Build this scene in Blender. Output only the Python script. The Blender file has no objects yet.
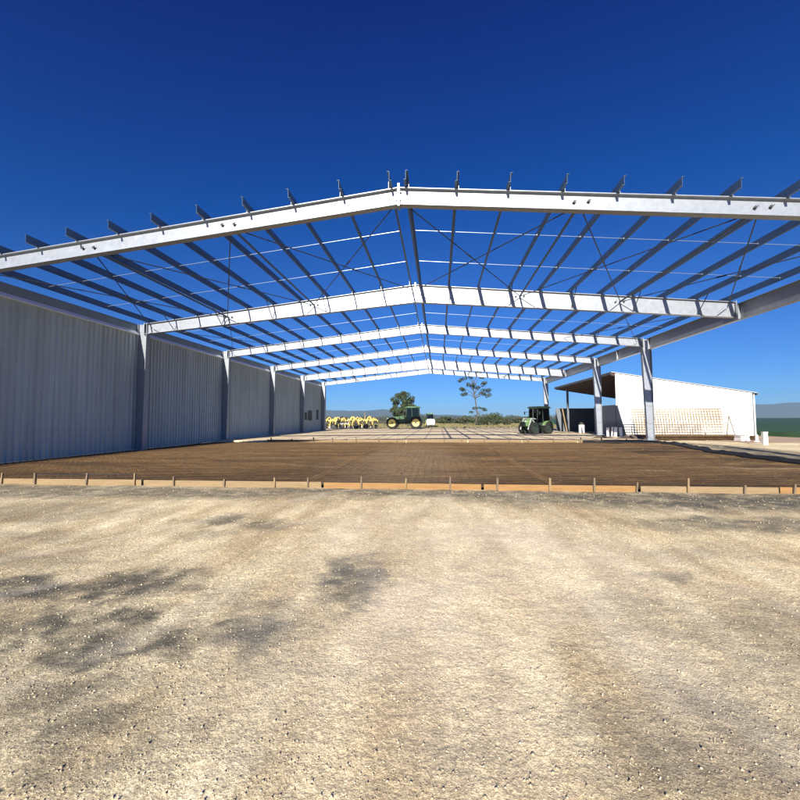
import bpy, math, random
import numpy as np
from mathutils import Vector, Matrix, noise
random.seed(7); rng = np.random.default_rng(7)
sc = bpy.context.scene
COL = sc.collection
PI = math.pi

# ------------------------------------------------------------------ helpers
class MB:
    """collects shapes, links them as one mesh object"""
    def __init__(s): s.v = []; s.f = []
    def add(s, vs, fs):
        o = len(s.v); s.v += [tuple(p) for p in vs]; s.f += [tuple(i + o for i in f) for f in fs]; return s
    def box(s, c, d, rz=0.0, rx=0.0, ry=0.0, taper=1.0):
        M = Matrix.Translation(c) @ Matrix.Rotation(rz, 4, 'Z') @ Matrix.Rotation(ry, 4, 'Y') @ Matrix.Rotation(rx, 4, 'X')
        vs = []
        for z in (-.5, .5):
            t = taper if z > 0 else 1
            for x, y in ((-.5, -.5), (.5, -.5), (.5, .5), (-.5, .5)):
                vs.append(M @ Vector((x * d[0] * t, y * d[1] * t, z * d[2])))
        return s.add(vs, [(3, 2, 1, 0), (4, 5, 6, 7), (0, 1, 5, 4), (1, 2, 6, 5), (2, 3, 7, 6), (3, 0, 4, 7)])
    def span(s, a, b):
        return s.box([(a[i] + b[i]) / 2 for i in range(3)], [abs(b[i] - a[i]) for i in range(3)])
    def prism_y(s, poly, y0, y1):          # polygon in XZ, extruded along Y
        n = len(poly)
        A = sum(poly[i][0] * poly[(i + 1) % n][1] - poly[(i + 1) % n][0] * poly[i][1] for i in range(n))
        if A < 0: poly = poly[::-1]
        vs = [(p[0], y0, p[1]) for p in poly] + [(p[0], y1, p[1]) for p in poly]
        fs = [tuple(range(n)), tuple(range(2 * n - 1, n - 1, -1))]
        for i in range(n):
            j = (i + 1) % n; fs.append((i, i + n, j + n, j))
        return s.add(vs, fs)
    def prism_z(s, poly, z0, z1):
        n = len(poly)
        A = sum(poly[i][0] * poly[(i + 1) % n][1] - poly[(i + 1) % n][0] * poly[i][1] for i in range(n))
        if A < 0: poly = poly[::-1]
        vs = [(p[0], p[1], z0) for p in poly] + [(p[0], p[1], z1) for p in poly]
        fs = [tuple(range(n - 1, -1, -1)), tuple(range(n, 2 * n))]
        for i in range(n):
            j = (i + 1) % n; fs.append((i, j, j + n, i + n))
        return s.add(vs, fs)
    def tube(s, pts, r, n=6, cap=True):
        pts = [Vector(p) for p in pts]
        rs = r if isinstance(r, (list, tuple)) else [r] * len(pts)
        vs = []; fs = []
        up = None
        for i, p in enumerate(pts):
            d = (pts[min(i + 1, len(pts) - 1)] - pts[max(i - 1, 0)]).normalized()
            if up is None: up = Vector((0, 0, 1)) if abs(d.z) < .9 else Vector((1, 0, 0))
            a = d.cross(up).normalized(); b = a.cross(d).normalized(); up = b
            for k in range(n):
                t = 2 * PI * k / n + PI / n
                vs.append(p + rs[i] * (math.cos(t) * a + math.sin(t) * b))
        for i in range(len(pts) - 1):
            for k in range(n):
                j = (k + 1) % n
                fs.append((i * n + k, (i + 1) * n + k, (i + 1) * n + j, i * n + j))
        if cap:
            fs.append(tuple(range(n))); fs.append(tuple((len(pts) - 1) * n + k for k in range(n - 1, -1, -1)))
        return s.add(vs, fs)
    def lathe_y(s, prof, c, n=28):         # prof: (radius, y) closed loop, axis along Y
        vs = []; fs = []; m = len(prof)
        for k in range(n):
            t = 2 * PI * k / n
            for r, y in prof: vs.append((c[0] + r * math.cos(t), c[1] + y, c[2] + r * math.sin(t)))
        for k in range(n):
            j = (k + 1) % n
            for i in range(m):
                q = (i + 1) % m
                fs.append((k * m + i, k * m + q, j * m + q, j * m + i))
        return s.add(vs, fs)
    def move(s, M):
        s.v = [tuple(M @ Vector(p)) for p in s.v]; return s
    def build(s, name, mat, parent=None, smooth=False, world=True):
        me = bpy.data.meshes.new(name)
        v = np.array(s.v, dtype=float)
        if parent is None:
            c = np.array([(v[:, 0].min() + v[:, 0].max()) / 2, (v[:, 1].min() + v[:, 1].max()) / 2, v[:, 2].min()])
        else:
            c = np.zeros(3)
            if world: v = v - np.array(parent_origin(parent))
        me.from_pydata((v - c).tolist(), [], s.f); me.update()
        me.materials.append(mat)
        if smooth: me.polygons.foreach_set('use_smooth', [True] * len(me.polygons))
        o = bpy.data.objects.new(name, me); COL.objects.link(o)
        if parent is None: o.location = c
        else: o.parent = parent
        return o

def parent_origin(p):
    l = Vector((0, 0, 0))
    while p is not None:
        l += p.location; p = p.parent
    return l

def tag(o, label=None, cat=None, group=None, kind=None):
    if label: o['label'] = label
    if cat: o['category'] = cat
    if group: o['group'] = group
    if kind: o['kind'] = kind
    return o

def thing(name, label, cat, loc, rz=0.0, group=None):
    o = bpy.data.objects.new(name, None); COL.objects.link(o)
    o.location = loc; o.rotation_euler = (0, 0, rz); o.empty_display_size = .2
    return tag(o, label, cat, group)

def copy_tree(o, parent=None):
    c = o.copy(); COL.objects.link(c)
    if parent is not None: c.parent = parent
    for ch in list(o.children): copy_tree(ch, c)
    return c

def ordinal(n): return ['first', 'second', 'third', 'fourth', 'fifth', 'sixth', 'seventh', 'eighth', 'ninth', 'tenth', 'eleventh', 'twelfth', 'thirteenth', 'fourteenth', 'fifteenth', 'sixteenth', 'seventeenth', 'eighteenth', 'nineteenth', 'twentieth', 'twenty-first', 'twenty-second', 'twenty-third', 'twenty-fourth', 'twenty-fifth'][n]

# ------------------------------------------------------------------ materials
def mat(name, col, rough=.7, metal=0.0, var=.15, scale=4.0, col2=None, bump=0.0, bscale=40.0, spec=.5, detail=6, coord='Object', stretch=None):
    m = bpy.data.materials.new(name); m.use_nodes = True
    nt = m.node_tree; N = nt.nodes; L = nt.links
    b = N['Principled BSDF']; b.inputs['Roughness'].default_value = rough; b.inputs['Metallic'].default_value = metal
    b.inputs['Specular IOR Level'].default_value = spec
    tc = N.new('ShaderNodeTexCoord'); src = tc.outputs[coord]
    if stretch:
        mp = N.new('ShaderNodeMapping'); mp.inputs['Scale'].default_value = stretch; L.new(src, mp.inputs[0]); src = mp.outputs[0]
    nz = N.new('ShaderNodeTexNoise'); nz.inputs['Scale'].default_value = scale; nz.inputs['Detail'].default_value = detail
    nz.inputs['Roughness'].default_value = .65
    L.new(src, nz.inputs['Vector'])
    rp = N.new('ShaderNodeValToRGB'); rp.color_ramp.elements[0].position = .3; rp.color_ramp.elements[1].position = .7
    c2 = col2 if col2 else [min(1, c * (1 + var)) for c in col]
    c1 = [c * (1 - var) for c in col] if not col2 else col
    rp.color_ramp.elements[0].color = (*c1, 1); rp.color_ramp.elements[1].color = (*c2, 1)
    L.new(nz.outputs['Fac'], rp.inputs[0]); L.new(rp.outputs[0], b.inputs['Base Color'])
    if bump:
        n2 = N.new('ShaderNodeTexNoise'); n2.inputs['Scale'].default_value = bscale; n2.inputs['Detail'].default_value = 5
        L.new(src, n2.inputs['Vector'])
        bp = N.new('ShaderNodeBump'); bp.inputs['Strength'].default_value = bump; bp.inputs['Distance'].default_value = .02
        L.new(n2.outputs['Fac'], bp.inputs['Height']); L.new(bp.outputs[0], b.inputs['Normal'])
    return m

GALV = mat('galvanised_steel', (.26, .285, .33), .42, .35, .10, 5.0, col2=(.355, .385, .435), spec=.4)
PURL = mat('purlin_steel', (.085, .14, .22), .5, .35, .15, 2.0)
ZINC = mat('zinc_tube', (.24, .28, .34), .35, .35, .08, 3)
RODM = mat('brace_steel', (.045, .055, .075), .5, .4, .2, 6)
EAVE = mat('eave_steel', (.21, .28, .36), .5, .2, .1, 2)
BOLT = mat('dark_bolts', (.05, .05, .055), .6, .3, .2, 20)
CLAD = mat('steel_cladding', (.46, .53, .55), .45, .15, .16, 1.1, detail=8, stretch=(1, 1.4, .12))
FLASH = mat('pale_flashing', (.86, .90, .93), .35, .3, .06, 3)
SHEDW = mat('white_cladding', (.80, .81, .82), .5, 0, .03, 1.2)
SHEDR = mat('shed_roof', (.62, .64, .66), .45, .3, .08, 1)
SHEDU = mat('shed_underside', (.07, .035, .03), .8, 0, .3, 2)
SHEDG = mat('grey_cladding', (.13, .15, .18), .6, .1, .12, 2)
PINE = mat('pine_board', (.20, .138, .07), .8, 0, .2, 3, col2=(.30, .215, .12), bump=.2, stretch=(1, 8, 12))
ORANGE = mat('orange_board', (.235, .118, .037), .75, 0, .2, 2, col2=(.32, .185, .07), bump=.2, stretch=(1, 8, 12))
GREYWOOD = mat('weathered_wood', (.13, .095, .065), .9, 0, .2, 6, col2=(.22, .17, .115))
RUST = mat('rusty_steel', (.085, .048, .022), .85, .2, .2, 3, col2=(.19, .115, .055))
MESHT = mat('tan_mesh', (.37, .28, .165), .85, .1, .2, 3, col2=(.25, .18, .10))
BLACKP = mat('black_plastic', (.010, .010, .011), .7, 0, .3, 3, bump=.3, bscale=8)
RUBBER = mat('tyre_rubber', (.018, .018, .017), .85, 0, .25, 5)
TGREEN = mat('tractor_green', (.02, .09, .03), .4, 0, .15, 3)
TDARK = mat('tractor_dark', (.02, .035, .03), .6, 0, .2, 4)
TGREENL = mat('tractor_faded_green', (.16, .27, .11), .5, 0, .25, 3)
YELLOW = mat('rim_yellow', (.74, .64, .22), .45, 0, .1, 3)
PYEL = mat('implement_yellow', (.72, .53, .16), .5, 0, .15, 4)
GREYM = mat('grey_metal', (.42, .44, .45), .5, .3, .15, 4)
WHITEP = mat('white_plastic', (.80, .80, .79), .45, 0, .03, 3)
LEAFD = mat('dark_leaf', (.035, .055, .02), .6, 0, .3, 1.2, col2=(.075, .10, .04))
LEAFO = mat('olive_leaf', (.040, .048, .02), .65, 0, .3, .8, col2=(.085, .09, .04))
LEAFG = mat('gum_leaf', (.03, .045, .03), .6, 0, .3, 1, col2=(.06, .08, .045))
BARK = mat('grey_bark', (.09, .075, .06), .9, 0, .3, 5)
BARKP = mat('pale_bark', (.30, .26, .21), .9, 0, .3, 3)
STRAW = mat('straw_grass', (.22, .18, .09), .9, 0, .2, .6, col2=(.14, .14, .06))
CROP = mat('crop_green', (.02, .055, .018), .7, 0, .3, .12, col2=(.035, .08, .025), bump=.5, bscale=3)
SOIL = mat('tilled_soil', (.33, .225, .145), .95, 0, .15, .25, col2=(.41, .295, .20), bump=.5, bscale=4)
HILL = mat('hill_scrub', (.045, .06, .035), .95, 0, .3, .004, col2=(.075, .08, .05))
MOUND = mat('dark_soil', (.06, .045, .035), .95, 0, .3, 3, col2=(.12, .085, .06), bump=.5, bscale=12)

def glass_mat():
    m = bpy.data.materials.new('tinted_glass'); m.use_nodes = True
    nt = m.node_tree; N = nt.nodes; L = nt.links; N.remove(N['Principled BSDF'])
    g = N.new('ShaderNodeBsdfGlossy'); g.inputs['Roughness'].default_value = .03
    t = N.new('ShaderNodeBsdfTransparent'); t.inputs[0].default_value = (.28, .36, .36, 1)
    f = N.new('ShaderNodeFresnel'); f.inputs[0].default_value = 1.6
    x = N.new('ShaderNodeMixShader')
    L.new(f.outputs[0], x.inputs[0]); L.new(t.outputs[0], x.inputs[1]); L.new(g.outputs[0], x.inputs[2])
    L.new(x.outputs[0], N['Material Output'].inputs[0]); return m
GLASS = glass_mat()

def ground_mat(name, layers, stain_col, stain_attr='stain', bumps=((.35, 60), (.5, 14)), pale=None, rough=.95, speck=None):
    """layers: [(scale, detail, lo, hi, colA, colB)] first is base; object coords"""
    m = bpy.data.materials.new(name); m.use_nodes = True
    nt = m.node_tree; N = nt.nodes; L = nt.links
    b = N['Principled BSDF']; b.inputs['Roughness'].default_value = rough; b.inputs['Specular IOR Level'].default_value = .2
    tc = N.new('ShaderNodeTexCoord')
    def nz(scale, detail, st=None, rg=.7):
        n = N.new('ShaderNodeTexNoise'); n.inputs['Scale'].default_value = scale; n.inputs['Detail'].default_value = detail
        n.inputs['Roughness'].default_value = rg
        src = tc.outputs['Object']
        if st:
            mp = N.new('ShaderNodeMapping'); mp.inputs['Scale'].default_value = st; L.new(src, mp.inputs[0]); src = mp.outputs[0]
        L.new(src, n.inputs['Vector']); return n
    def ramp(sock, lo, hi, ca, cb):
        r = N.new('ShaderNodeValToRGB'); r.color_ramp.elements[0].position = lo; r.color_ramp.elements[1].position = hi
        r.color_ramp.elements[0].color = (*ca, 1); r.color_ramp.elements[1].color = (*cb, 1); L.new(sock, r.inputs[0]); return r.outputs[0]
    def mix(kind, fac, a, c):
        x = N.new('ShaderNodeMix'); x.data_type = 'RGBA'; x.blend_type = kind
        if isinstance(fac, (int, float)): x.inputs[0].default_value = fac
        else: L.new(fac, x.inputs[0])
        for i, q in ((6, a), (7, c)):
            if isinstance(q, tuple): x.inputs[i].default_value = (*q, 1)
            else: L.new(q, x.inputs[i])
        return x.outputs[2]
    cur = None
    for i, (scale, detail, lo, hi, ca, cb, st) in enumerate(layers):
        r = ramp(nz(scale, detail, st).outputs['Fac'], lo, hi, ca, cb)
        cur = r if cur is None else mix('MULTIPLY', 1.0, cur, r)
    at = N.new('ShaderNodeAttribute'); at.attribute_name = stain_attr
    sn = mix('MULTIPLY', 1.0, stain_col, ramp(nz(45, 6, None, .8).outputs['Fac'], .35, .7, (.55, .55, .55), (1.7, 1.65, 1.55)))
    cur = mix('MIX', at.outputs['Fac'], cur, sn)
    if speck:
        vo = N.new('ShaderNodeTexVoronoi'); vo.inputs['Scale'].default_value = speck[0]; L.new(tc.outputs['Object'], vo.inputs['Vector'])
        hs = N.new('ShaderNodeSeparateColor'); L.new(vo.outputs['Color'], hs.inputs[0])
        cur = mix('MULTIPLY', 1.0, cur, ramp(hs.outputs[0], .0, 1., (speck[1],) * 3, (speck[2],) * 3))
    if pale:
        a2 = N.new('ShaderNodeAttribute'); a2.attribute_name = 'pale'; cur = mix('MIX', a2.outputs['Fac'], cur, mix('MULTIPLY', .5, pale, cur))
    if speck:
        vo = N.new('ShaderNodeTexVoronoi'); vo.inputs['Scale'].default_value = speck[0] * 2.4; L.new(tc.outputs['Object'], vo.inputs['Vector'])
        hs = N.new('ShaderNodeSeparateColor'); L.new(vo.outputs['Color'], hs.inputs[0])
        cur = mix('MULTIPLY', 1.0, cur, ramp(hs.outputs[1], .0, 1., (.70,) * 3, (1.28,) * 3))
    L.new(cur, b.inputs['Base Color'])
    nrm = None
    for st, s in bumps:
        bp = N.new('ShaderNodeBump'); bp.inputs['Strength'].default_value = st; bp.inputs['Distance'].default_value = 1.2 / s
        L.new(nz(s, 5).outputs['Fac'], bp.inputs['Height'])
        if nrm is not None: L.new(nrm, bp.inputs['Normal'])
        nrm = bp.outputs[0]
    L.new(nrm, b.inputs['Normal'])
    return m

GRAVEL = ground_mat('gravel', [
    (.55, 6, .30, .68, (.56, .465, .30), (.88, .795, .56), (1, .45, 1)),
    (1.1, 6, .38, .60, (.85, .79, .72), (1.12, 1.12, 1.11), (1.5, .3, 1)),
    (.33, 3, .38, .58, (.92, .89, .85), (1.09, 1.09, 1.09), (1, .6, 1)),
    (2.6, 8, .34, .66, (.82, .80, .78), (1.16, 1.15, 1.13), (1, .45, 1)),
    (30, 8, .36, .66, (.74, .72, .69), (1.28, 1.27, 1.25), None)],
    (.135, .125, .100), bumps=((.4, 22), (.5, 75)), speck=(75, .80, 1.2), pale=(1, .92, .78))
BED = ground_mat('earth_bed', [
    (.35, 6, .32, .68, (.125, .072, .028), (.37, .232, .102), (.35, 2.0, 1)),
    (3, 8, .35, .65, (.5, .47, .44), (1.4, 1.37, 1.35), (.35, 1.8, 1))],
    (.045, .030, .019), bumps=((.6, 9), (.6, 35)), pale=(.60, .47, .30))
PAD = ground_mat('pale_pad', [
    (.4, 6, .3, .7, (.64, .51, .33), (.86, .72, .49), (1, 1, 1)),
    (5, 7, .35, .65, (.82, .81, .8), (1.15, 1.15, 1.15), None)],
    (.3, .23, .16), bumps=((.08, 12),))
FIELD = ground_mat('field', [
    (.012, 7, .35, .65, (.17, .14, .065), (.10, .11, .042), (1, 1, 1)),
    (.5, 6, .3, .7, (.7, .7, .65), (1.25, 1.2, 1.1), None)],
    (.2, .15, .1), bumps=((.4, 3),))

# ------------------------------------------------------------------ grids
def grid(name, xs, ys, zf, m, attrs=None, skirt=None):
    X, Y = np.meshgrid(xs, ys); Z = zf(X, Y)
    nx, ny = len(xs), len(ys)
    v = np.stack([X, Y, Z], -1).reshape(-1, 3)
    i = np.arange(nx * ny).reshape(ny, nx)
    f = np.stack([i[:-1, :-1], i[:-1, 1:], i[1:, 1:], i[1:, :-1]], -1).reshape(-1, 4)
    me = bpy.data.meshes.new(name)
    me.vertices.add(len(v)); me.vertices.foreach_set('co', v.ravel())
    me.loops.add(f.size); me.loops.foreach_set('vertex_index', f.ravel().astype(np.int32))
    me.polygons.add(len(f)); me.polygons.foreach_set('loop_start', np.arange(0, f.size, 4, dtype=np.int32))
    me.polygons.foreach_set('use_smooth', np.ones(len(f), bool))
    me.update(calc_edges=True); me.validate()
    if attrs:
        for k, fn in attrs.items():
            a = me.attributes.new(k, 'FLOAT', 'POINT'); a.data.foreach_set('value', np.clip(fn(X, Y), 0, 1).ravel().astype(np.float32))
    me.materials.append(m)
    o = bpy.data.objects.new(name, me); COL.objects.link(o); return o

_perm = rng.permutation(512)
def vnoise(X, Y, seed=0):                 # smooth value noise, vectorised
    x0 = np.floor(X).astype(int); y0 = np.floor(Y).astype(int); fx = X - x0; fy = Y - y0
    fx = fx * fx * (3 - 2 * fx); fy = fy * fy * (3 - 2 * fy)
    h = lambda a, b: _perm[(_perm[(a + seed * 17) % 512] + b) % 512] / 511.
    return (h(x0, y0) * (1 - fx) + h(x0 + 1, y0) * fx) * (1 - fy) + (h(x0, y0 + 1) * (1 - fx) + h(x0 + 1, y0 + 1) * fx) * fy
def fbm(X, Y, s, o=4, seed=0):
    t = 0; a = .5
    for k in range(o): t = t + a * (vnoise(X * s, Y * s, seed + k) - .5); s *= 2.03; a *= .55
    return t

def steps(a, b, d): return list(np.arange(a, b, d))
BED_Y0, BED_Y1, WALLX = 9.0, 26.0, -15.78
def edge_x(Y):                            # right edge of the earth bed
    return np.interp(Y, [8, 16.5, 18.5, 23.5, 26.4], [12.05, 12.05, 12.15, 13.6, 14.0])

# damp / dark gravel patches: x, y, rx, ry, angle, strength
STAINS = [(-3.6, 3.4, 1.45, .36, .14, 1.0), (-2.8, 2.7, 1.3, .32, .08, 1.0), (-1.55, 2.86, .48, .32, .3, 1.0), (-1.75, 3.3, .55, .16, .2, .6),
          (-.93, 3.85, .26, .58, -.12, 1.0), (-3.5, 6.0, .55, .40, 0, .8), (-2.6, 5.75, .26, .36, 0, .75), (-3.35, 5.2, .5, .25, .1, .5),
          (4.6, 6.35, 1.7, .45, 0, .8), (1.6, 3.3, .55, .5, .3, .4), (1.85, 2.95, .45, .3, .3, .45), (2.07, 4.1, .15, .2, 0, .6),
          (-2.1, 2.0, .5, .3, .2, .75), (-1.7, 1.75, .5, .35, .5, .5), (1.5, 2.2, .6, .45, .5, .6), (2.6, 3.2, .9, .5, .5, .5), (1.0, 2.35, .35, .22, .2, .35), (-.9, 2.0, .3, .4, .2, .3), (.3, 2.1, .3, .4, .2, .2),
          (-7.5, 6.2, 2.4, .8, 0, .5), (-6.0, 4.9, 1.4, .4, .1, .4), (3.2, 5.0, .8, .3, .2, .25),
          (6.2, 8.2, 6.0, .95, 0, 1.0), (-8, 8.2, 6.0, .85, 0, .85), (0, 8.6, 6.0, .5, 0, .9), (-3.4, 2.3, 2.4, 1.1, .1, .42), (-6.5, 3.9, 2.6, .5, .1, .6), (14.4, 19.3, 1.7, 4.2, -.35, 1.0), (15.2, 16.8, 2.2, 2.2, 0, 1.0), (13.2, 16.5, 1.5, 3.0, 0, 1.0)]
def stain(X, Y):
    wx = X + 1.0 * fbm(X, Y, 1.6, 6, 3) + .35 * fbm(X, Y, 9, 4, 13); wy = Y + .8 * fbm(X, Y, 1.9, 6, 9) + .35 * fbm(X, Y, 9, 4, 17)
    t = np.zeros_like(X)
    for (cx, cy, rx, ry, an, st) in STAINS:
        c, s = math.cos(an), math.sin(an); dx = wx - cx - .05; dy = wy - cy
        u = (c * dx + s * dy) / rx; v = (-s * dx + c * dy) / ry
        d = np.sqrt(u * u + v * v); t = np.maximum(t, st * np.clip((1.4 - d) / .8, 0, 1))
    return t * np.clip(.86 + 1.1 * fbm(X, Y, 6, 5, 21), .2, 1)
TRACKS = [(-2.6, .42, 0), (-.9, .42, 0), (1.7, -.30, 1), (3.4, -.30, 1), (-6.3, .62, 2), (-4.7, .62, 2)]
def track(X, Y):
    t = X * 0
    for x0, sl, k in TRACKS:
        d = np.abs(X + .25 * fbm(X * 0 + k * 7.3, Y, .35, 3, 90 + k) * 2 - x0 - sl * (Y - 2)); t = np.maximum(t, np.clip((.2 - d) / .12, 0, 1))
    return t * np.clip(.55 + 1.8 * fbm(X, Y, 1.3, 4, 95), 0, 1)
def pale_f(X, Y): return np.maximum(.42 * track(X, Y), pale_c(X, Y))
def pale_c(X, Y): return .85 * np.clip(1.3 - np.hypot((X - .35 + 2.4 * fbm(X, Y * .5, .9, 5, 61)) / 2.3, (Y - 4.3 + 2.0 * fbm(X, Y, .9, 5, 63)) / 2.6), 0, 1) * np.clip(.7 + 1.6 * fbm(X, Y * .4, 2.2, 5, 65), 0, 1)
def yard_z(X, Y):
    z = .035 * fbm(X, Y, .8, 4, 1) + .016 * fbm(X, Y, 5, 4, 5) + .011 * fbm(X, Y, 17, 3, 8)
    z = z * (1 - .6 * track(X, Y)) - .016 * track(X, Y)
    ex = edge_x(np.clip(Y, 8, 26.4))
    bund = .13 * np.clip((X - ex) / .35, 0, 1) * np.clip(1 - (X - ex - 1.2) / 2.5, 0, 1) * np.clip((Y - 9.5) / 2, 0, 1) * np.clip((26 - Y) / 3, 0, 1)
    z = z + bund * (1 + fbm(X, Y, 2, 3, 4))
    inside = (Y > BED_Y0 + .02) & (Y < 66) & (X < ex) & (X > WALLX - .3)
    return np.where(inside, -.12, z)
xs = np.array(steps(-60, -16, 2) + steps(-16, -6, .12) + steps(-6, 6, .04) + steps(6, 19, .12) + steps(19, 60.1, 1.5))
ys = np.array(steps(-20, 0, 1.0) + steps(0, 1.3, .1) + steps(1.3, 4, .022) + steps(4, 9.03, .045) + steps(9.03, 30, .3) + steps(30, 70.1, 1.0))
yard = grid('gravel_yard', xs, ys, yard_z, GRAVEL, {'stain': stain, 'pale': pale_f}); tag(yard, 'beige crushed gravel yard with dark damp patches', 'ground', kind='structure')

def bed_z(X, Y): return .03 + .05 * fbm(X, Y, .9, 4, 31) + .07 * np.maximum(fbm(X * .6, Y, 4, 4, 35), -.06) + .02 * fbm(X, Y, 14, 2, 44)
def bed_st(X, Y):
    t = np.clip(3.4 * fbm(X * .35, Y * 1.5, .8, 6, 51) + .12, 0, .85)
    for y0, sl in ((12.0, .02), (13.6, .02), (18.3, -.03), (20.1, -.03), (22.6, .01)):
        t = np.maximum(t, .6 * np.clip((.22 - np.abs(Y - y0 - sl * X - .5 * fbm(X, X * 0 + y0, .25, 3, 7))) / .15, 0, 1) * np.clip(.6 + 2 * fbm(X, Y, .8, 4, 73), 0, 1))
    t = np.maximum(t, .8 * np.clip(1.3 - np.hypot((X - 1.6 + fbm(X, Y, 2, 3, 2) * 2) / 2.6, (Y - 14.6 + fbm(X, Y, 2, 3, 3)) / .35), 0, 1))
    t = np.maximum(t, .85 * np.clip((13.2 - Y) / 2.5, 0, 1) * np.clip(.75 + 2.2 * fbm(X * .4, Y * 1.3, 1.5, 5, 66), 0, 1))
    return t
bxs = np.linspace(0, 1, 300); bys = np.arange(BED_Y0 + .03, BED_Y1 + .02, .09)
def bedgrid():
    n = len(bxs)
    o = grid('earth_bed', bxs, bys, lambda X, Y: X * 0, BED)
    me = o.data; co = np.empty(len(me.vertices) * 3); me.vertices.foreach_get('co', co); co = co.reshape(-1, 3)
    co[:, 0] = WALLX + .02 + co[:, 0] * (edge_x(co[:, 1]) + .12 - WALLX - .02); co[:, 2] = bed_z(co[:, 0], co[:, 1])
    me.vertices.foreach_set('co', co.ravel()); me.update()
    a = me.attributes.new('pale', 'FLOAT', 'POINT'); pl = (np.clip(.9 * (1.25 - np.hypot((co[:, 0] + 1.3 + 2 * fbm(co[:, 0], co[:, 1], .7, 4, 12)) / 2.4, (co[:, 1] - 16) / 9)), 0, .75).astype(np.float32))
    for (cx, cy, rx, ry) in ((8.6, 13.3, 1.1, .16), (10.0, 13.0, .9, .14), (6.6, 12.4, .8, .1), (3.0, 15.2, 1.6, .12), (-6.5, 15.5, 2.6, .13), (-3, 12.6, 2.0, .1)):
        e = 1.2 - np.hypot((co[:, 0] - cx + .8 * fbm(co[:, 0], co[:, 1], 1.5, 4, 14)) / rx, (co[:, 1] - cy + .35 * fbm(co[:, 0], co[:, 1], 2.5, 4, 15)) / ry)
        pl = np.maximum(pl, np.clip(1.2 * e, 0, .8))
    a.data.foreach_set('value', pl.astype(np.float32))
    a = me.attributes.new('stain', 'FLOAT', 'POINT'); a.data.foreach_set('value', np.clip(bed_st(co[:, 0], co[:, 1]), 0, 1).astype(np.float32))
    return tag(o, 'brown levelled earth bed prepared for a concrete slab', 'ground', kind='structure')
bedgrid()

PADZ = .17
def pad_z(X, Y):
    e = np.clip((66 - Y) / 3.5, 0, 1) * np.clip((15.2 - X) / 1.4, 0, 1)
    e = np.where(Y < 26.06, 0, e)
    return -.02 + (PADZ + .02 + .012 * fbm(X, Y, .7, 4, 71)) * e
pad = grid('gravel_pad', np.array(steps(-20, 15.3, .3)), np.array([26.03, 26.07] + steps(26.2, 66.1, .3)), pad_z, PAD, {'stain': lambda X, Y: np.clip(1.6 * fbm(X, Y, .5, 5, 77) - .25, 0, .5)})
tag(pad, 'pale compacted gravel pad striped by roof shadows', 'ground', kind='structure')

# far ground, one sheet to the horizon
fr = MB(); R = [0, 40, 120, 300, 700, 1500, 3000, 5000, 7600]
fr.v = [(0, 60, -.22)]; n = 48
for r in R[1:]:
    for k in range(n): fr.v.append((r * math.cos(2 * PI * k / n), 60 + r * math.sin(2 * PI * k / n), -.22 if r < 100 else -.22))
for k in range(n): fr.f.append((0, 1 + k, 1 + (k + 1) % n))
for q in range(len(R) - 2):
    for k in range(n):
        a = 1 + q * n; b = a + n; fr.f.append((a + k, b + k, b + (k + 1) % n, a + (k + 1) % n))
tag(fr.build('ground', FIELD), 'flat olive and brown farmland reaching the horizon', 'ground', kind='structure')

def field_sheet(name, poly, m, z, label, n=40):
    b = MB(); b.prism_z(poly, z - .3, z); return tag(b.build(name, m), label, 'field', kind='structure')
gf = grid('grass_field', np.array(steps(-70, 70, 1.5)), np.array(steps(62, 150, 1.2)), lambda X, Y: .02 + .12 * fbm(X, Y, .2, 4, 81) - .25 * np.clip((64 - Y) / 2, 0, 1), FIELD)
tag(gf, 'dry olive paddock behind the pale pad', 'field', kind='structure')
sf = grid('soil_field', np.array(steps(17.5, 140, .8)), np.array(steps(25.5, 75, .5)), lambda X, Y: .05 + .08 * fbm(X, Y * .3, 1.2, 3, 85) - .4 * np.clip((19.5 - X) / 2, 0, 1) - .3 * np.clip((26.5 - Y) / 1, 0, 1), SOIL)
tag(sf, 'bare pinkish brown tilled soil right of white shed', 'field', kind='structure')
cr = grid('crop_field', np.array(steps(26, 60, .35) + steps(60, 700, 8)), np.array(steps(28, 60, .35) + steps(60, 900, 9)),
          lambda X, Y: .42 + .25 * fbm(X, Y, 1.4, 3, 91) - .9 * np.clip((29.3 + .8 * fbm(X, Y, 1, 3, 5) - Y) / .4, 0, 1) - .9 * np.clip((27.4 - X) / .5, 0, 1), CROP)
tag(cr, 'dark green crop growing in flat field right of white shed', 'crop', kind='stuff')

# hills
def hills(name, x0, x1, y, prof, depth, label, seed):
    xs = np.linspace(x0, x1, 160); ys = np.linspace(y, y + depth, 24)
    px, ph = zip(*prof)
    def zf(X, Y):
        t = (Y - y) / depth
        base = np.interp(X, px, ph) * (1 + .28 * fbm(X, X * 0, 1 / 170., 4, seed))
        return -2 + base * np.sin(np.clip(t, 0, 1) * PI) ** .8 * (1 + .25 * fbm(X, Y, 1 / 260., 4, seed + 3))
    o = grid(name, xs, ys, zf, HILL); return tag(o, label, 'hills', kind='structure')
hills('hills', -5600, 1800, 3000, [(-5600, 110), (-3800, 105), (-2500, 80), (-1400, 78), (-900, 92), (-500, 88), (-300, 60), (0, 46), (400, 26), (900, 22), (1800, 20)], 1400, 'low blue hills along the horizon behind the tractors', 3)
hills('hill', 1700, 5200, 2900, [(1700, 25), (2200, 78), (2500, 118), (3000, 122), (3900, 90), (5200, 40)], 1500, 'long blue hill rising behind green crop field', 8)

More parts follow.
